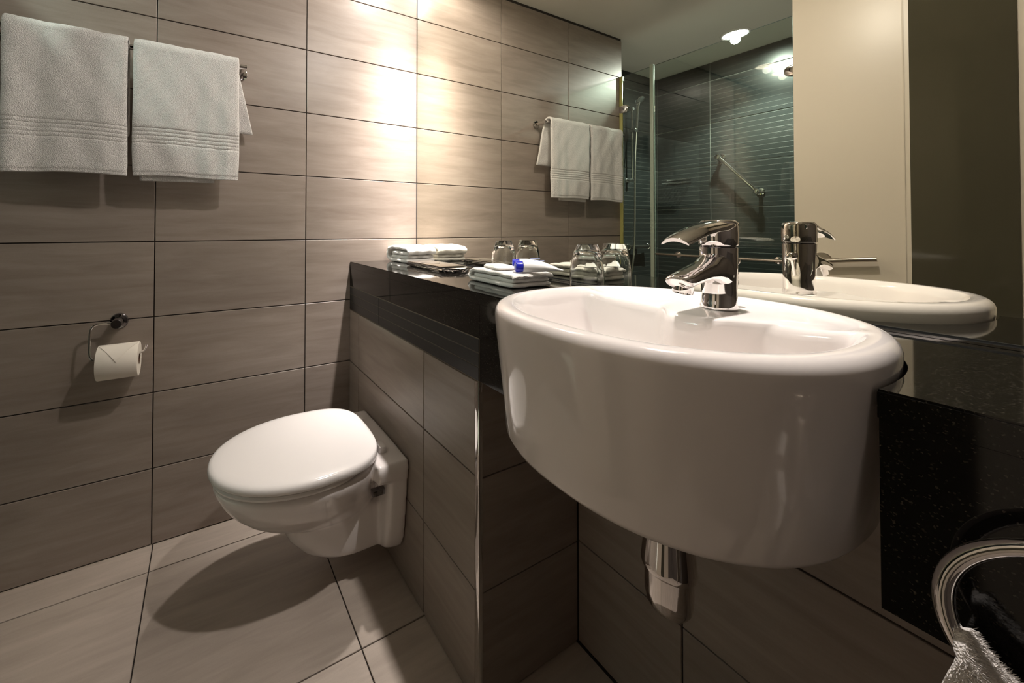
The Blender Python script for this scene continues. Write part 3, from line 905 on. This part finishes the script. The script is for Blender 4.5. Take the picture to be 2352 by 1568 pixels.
# upside-down tumblers
def tumbler(x, y, label):
    t = empty('tumbler', (x, y, ZT), label, 'drinking glass', 'upside-down tumblers')
    out = [(0.0445, 0.0), (0.0448, 0.02), (0.0442, 0.05), (0.0415, 0.078), (0.0360, 0.104), (0.0305, 0.1215), (0.0290, 0.1245)]
    inn = [(0.0425, 0.0), (0.0425, 0.02), (0.0415, 0.05), (0.0380, 0.075), (0.0310, 0.094), (0.0190, 0.104), (0.0002, 0.1065)]
    prof = list(reversed(inn)) + out + [(0.0002, 0.1235)]
    # outside flattened into facets towards the base
    seg = 48
    v, f = lathe_vf(prof, (x, y, ZT + 0.0006), 'z', seg, False)
    n0 = len(inn) * seg
    for i in range(len(out)):
        k8 = max(0.0, (out[i][1] - 0.05) / 0.075) * 0.55
        for k in range(seg):
            th = 2 * pi * k / seg
            fac = cos(pi / 6) / cos(((th + pi / 6) % (pi / 3)) - pi / 6)
            p = v[n0 + i * seg + k]
            q = 1 + (fac - 1) * k8
            v[n0 + i * seg + k] = Vector((x + (p.x - x) * q, y + (p.y - y) * q, p.z))
    put('glass', v, f, 'glass', t, 60)
tumbler(0.750, -0.0585, 'upside-down clear tumbler by the mirror, the one behind the face cloth')
tumbler(1.093, -0.0620, 'upside-down clear tumbler by the mirror, the one beside the washbasin')

# ------------------------------------------------------------------ towel ring
GC = Vector((1.815, -0.418, 0.925)); GR = 0.084
t = empty('towel_ring', (GC.x, YF, GC.z + GR), 'chrome towel ring on the black counter front at the lower right', 'towel ring')
tube('ring', [GC + Vector((GR * cos(2 * pi * k / 72), 0, GR * sin(2 * pi * k / 72))) for k in range(72)], 0.0068, 'chrome', t, 16, True)
lathe('wall_plate', [(0.026, 0.0), (0.026, 0.006), (0.022, 0.010), (0.012, 0.012), (0.012, 0.046)], (GC.x, YF + 0.0005, GC.z + GR), 'chrome', t, axis=(0, -1, 0), seg=32)
# hand towel through the ring
t = empty('hand_towel', (GC.x, GC.y, 0.50), 'white terry hand towel hanging through the chrome ring', 'towel')
def ringtowel(a, b):
    # a along the drop: back hem, over the ring's lower arc, front hem; b across
    s = b * 2 - 1
    ang = math.radians(-90 + s * 62)
    px, pz = GC.x + GR * cos(ang), GC.z + GR * sin(ang)
    thick = 0.020
    if a < 0.42:
        k = a / 0.42
        spread = 1 + 0.55 * (1 - k)
        return (GC.x + (px - GC.x) * spread, GC.y + thick + 0.0, 0.56 + (pz - 0.56) * k)
    if a < 0.58:
        k = (a - 0.42) / 0.16
        th = pi * k
        return (px, GC.y + thick * cos(th), pz + 0.016 * sin(th))
    k = (a - 0.58) / 0.42
    spread = 1 + 0.9 * k ** 0.8
    wav = 0.010 * sin(s * 9 + 1.0) * min(1, k * 3)
    return (GC.x + (px - GC.x) * spread, GC.y - thick - 0.018 * min(1, k * 2.5) - wav, pz - (pz - 0.50) * k)
V, F = grid_vf(ringtowel, 80, 48)
o = put('cloth', V, F, 'terry_fine', t, 180)
so = o.modifiers.new('thick', 'SOLIDIFY'); so.thickness = 0.008; so.offset = 0
# cut pile standing off the cloth, joined into one part
rnd = random.Random(3)
PV, PF = [], []
for i in range(11000):
    a = rnd.uniform(0.40, 0.93); b = rnd.uniform(0.0, 0.62)
    p = Vector(ringtowel(a, b)); pa = Vector(ringtowel(a + 0.004, b)); pb = Vector(ringtowel(a, b + 0.004))
    nr = (pa - p).cross(pb - p)
    if nr.length < 1e-12: continue
    nr.normalize()
    if nr.dot(CAM - p) < 0: nr = -nr
    dr = (nr + Vector((rnd.uniform(-.55, .55), rnd.uniform(-.55, .55), rnd.uniform(-.9, .2)))).normalized()
    e = dr.cross(Vector((rnd.uniform(-1, 1), rnd.uniform(-1, 1), rnd.uniform(-1, 1)))).normalized() * 0.00055
    base = p + nr * 0.0036
    L = rnd.uniform(0.003, 0.0058)
    o0 = len(PV)
    e2 = dr.cross(e)
    PV += [base + e, base - e * 0.5 + e2 * 0.87, base - e * 0.5 - e2 * 0.87, base + dr * L]
    PF += [(o0, o0 + 1, o0 + 3), (o0 + 1, o0 + 2, o0 + 3), (o0 + 2, o0, o0 + 3)]
tag(put('terry_pile', PV, PF, 'terry_fine', t), kind='stuff')

# ------------------------------------------------------------------ shower screen (seen in the mirror)
t = empty('shower_screen', (0.5, YG, 0.0), 'frameless clear glass shower screen with chrome hinges', 'shower screen')
gz0, gz1 = 0.012, 2.400
box('door_pane', (0.024, YG - 0.004, gz0), (0.222, YG + 0.004, gz1), 'pane', t)
box('fixed_pane', (0.248, YG - 0.004, gz0), (1.096, YG + 0.004, gz1), 'pane', t)
box('wall_seal', (0.0008, YG - 0.008, gz0), (0.022, YG + 0.012, gz1), 'seal', t, 0.002)
box('edge_seal', (0.2235, YG - 0.012, gz0), (0.2465, YG + 0.012, gz1 + 0.012), 'seal_w', t, 0.004)
for (x, z, wd) in ((0.030, 2.150, 0.036), (0.030, 0.30, 0.036), (0.985, 2.105, 0.055), (0.985, 0.30, 0.055)):
    rg = [[Vector((x + q.x, YG + yy, z + q.y)) for q in ell((0, 0, 0), wd * s, 0.030 * s, X_, Y_, 28, 3)] for yy, s in ((-0.014, 0.9), (-0.011, 1.0), (0.011, 1.0), (0.014, 0.9))]
    hg = loft('hinge', rg, 'chrome', t, 40)
    lathe('screw', [(0.006, 0.0), (0.006, 0.001), (0.003, 0.0012)], (x + 0.004, YG + 0.0141, z), 'dark_chrome', hg, axis='y', seg=20)
hb = tube('handle_bar', [(0.285, YG + 0.055, 1.084), (0.6, YG + 0.055, 1.084), (0.98, YG + 0.055, 1.084)], 0.0075, 'steel', t, 16)
for x in (0.40, 0.90):
    lathe('bracket', [(0.019, 0.0), (0.019, 0.006), (0.008, 0.008), (0.008, 0.055)], (x, YG + 0.0042, 1.084), 'chrome', hb, axis='y', seg=24)

# riser rail with hand shower
t = empty('shower_riser', (XS, -2.40, 1.68), 'chrome riser rail with hand shower on the dark side wall', 'shower')
tube('rail', [(XS + 0.05, -2.40, 1.685), (XS + 0.05, -2.40, 2.0), (XS + 0.05, -2.40, 2.345)], 0.010, 'chrome', t, 16)
for z in (1.69, 2.335):
    lathe('bracket', [(0.022, 0.0), (0.022, 0.012), (0.014, 0.014), (0.014, 0.064)], (XS + 0.0005, -2.40, z), 'chrome', t, axis='x', seg=24)
sl = box('slider', (XS + 0.035, -2.43, 2.115), (XS + 0.095, -2.37, 2.150), 'chrome', t, 0.006)
hs = tube('hand_shower', bez([(XS + 0.085, -2.405, 2.12), (XS + 0.095, -2.402, 2.22), (XS + 0.105, -2.395, 2.32), (XS + 0.125, -2.385, 2.375)], 6), 0.0115, 'chrome', t, 16)
lathe('spray_head', [(0.012, -0.022), (0.036, -0.010), (0.042, 0.0), (0.042, 0.008), (0.036, 0.010)], (XS + 0.130, -2.385, 2.385), 'chrome', hs, axis=(0.75, 0.1, -0.65), seg=32)
tube('hose', bez([(XS + 0.085, -2.405, 2.12), (XS + 0.10, -2.36, 1.80), (XS + 0.13, -2.30, 1.20), (XS + 0.14, -2.25, 0.92), (XS + 0.10, -2.28, 0.80), (XS + 0.07, -2.36, 0.90), (XS + 0.05, -2.43, 1.05)], 8), 0.0065, 'steel', t, 10)

t = empty('shower_mixer', (XS, -2.48, 1.09), 'chrome bar shower mixer on the dark side wall', 'shower mixer')
tube('bar', [(XS + 0.06, -2.36, 1.09), (XS + 0.06, -2.48, 1.09), (XS + 0.06, -2.60, 1.09)], 0.022, 'chrome', t, 20)
for y in (-2.43, -2.53):
    tube('wall_union', [(XS + 0.0005, y, 1.09), (XS + 0.03, y, 1.09), (XS + 0.06, y, 1.09)], 0.016, 'chrome', t, 16)
for y in (-2.335, -2.625):
    lathe('control_knob', [(0.024, -0.022), (0.026, -0.018), (0.026, 0.018), (0.022, 0.022)], (XS + 0.06, y, 1.09), 'chrome', t, axis='y', seg=24)

t = empty('soap_basket', (-0.10, YS, 1.68), 'small chrome wire soap basket on the black shower wall', 'basket')
for z in (1.675, 1.705):
    tube('wire_frame', [(-0.26, YS + 0.004, z), (-0.26, YS + 0.09, z), (-0.06, YS + 0.09, z), (-0.06, YS + 0.004, z)], 0.004, 'chrome', t, 8, True)
for k in range(7):
    x = -0.245 + k * 0.028
    tube('wire', [(x, YS + 0.008, 1.672), (x, YS + 0.05, 1.672), (x, YS + 0.088, 1.672)], 0.0022, 'chrome', t, 6)

t = empty('grab_bar', (0.30, YS, 1.70), 'slanted chrome grab bar on the black shower wall', 'grab bar')
ga, gb = Vector((0.176, YS + 0.075, 1.858)), Vector((0.430, YS + 0.075, 1.548))
tube('bar', [ga, (ga + gb) / 2, gb], 0.0125, 'chrome', t, 18)
for p in (ga, gb):
    lathe('post', [(0.027, 0.0), (0.027, 0.008), (0.013, 0.010), (0.013, 0.060), (0.020, 0.062), (0.020, 0.090), (0.017, 0.092)], (p.x, YS + 0.0005, p.z), 'chrome', t, axis='y', seg=28)

# ------------------------------------------------------------------ door behind the camera (seen in the mirror)
DA = math.radians(8.5)
DU = Vector((cos(DA), -sin(DA), 0))
DN = Vector((sin(DA), cos(DA), 0))      # faces the mirror
DP = Vector((1.54, -1.34, 0))
def dpt(u, n, z): return DP + DU * u + DN * n + Vector((0, 0, z))
def dbox(name, u0, u1, n0, n1, z0, z1, mat, parent, bev=0):
    v = [dpt(u, n, z) for z in (z0, z1) for (u, n) in ((u0, n0), (u1, n0), (u1, n1), (u0, n1))]
    f = [(0, 3, 2, 1), (4, 5, 6, 7), (0, 1, 5, 4), (1, 2, 6, 5), (2, 3, 7, 6), (3, 0, 4, 7)]
    if bev: v, f = bevel_vf(v, f, bev)
    return put(name, v, f, mat, parent, 40 if bev else None)
d0 = dpt(0, 0, 0)
t = empty('door_1', tuple(d0), 'cream door standing ajar with steel lever and dark glass strip', 'door', kind='structure')
UL, UG0, UG1, UH = -0.4305, -0.122, 0.094, 0.46
dbox('leaf', UL, UH, -0.042, 0.0, 0.004, 2.66, 'paint', t, 0.002)
dbox('stile_bead', UG0 - 0.016, UG0 - 0.012, 0.0, 0.002, 0.01, 2.65, 'paint', t)
dbox('glass_strip', UG0, UG1, 0.0, 0.006, 0.012, 2.64, 'olive', t)
UK = -0.352
rs = lathe('rosette', [(0.031, 0.0), (0.031, 0.006), (0.028, 0.009), (0.011, 0.010), (0.0105, 0.03)], tuple(dpt(UK, 0.0003, 1.128)), 'steel', t, axis=tuple(DN), seg=36)
tube('lever', bez([dpt(UK, 0.012, 1.124), dpt(UK + 0.002, 0.026, 1.124), dpt(UK + 0.02, 0.033, 1.126), dpt(UK + 0.07, 0.033, 1.133), dpt(UK + 0.150, 0.033, 1.142)], 6), 0.0095, 'steel', t, 20)
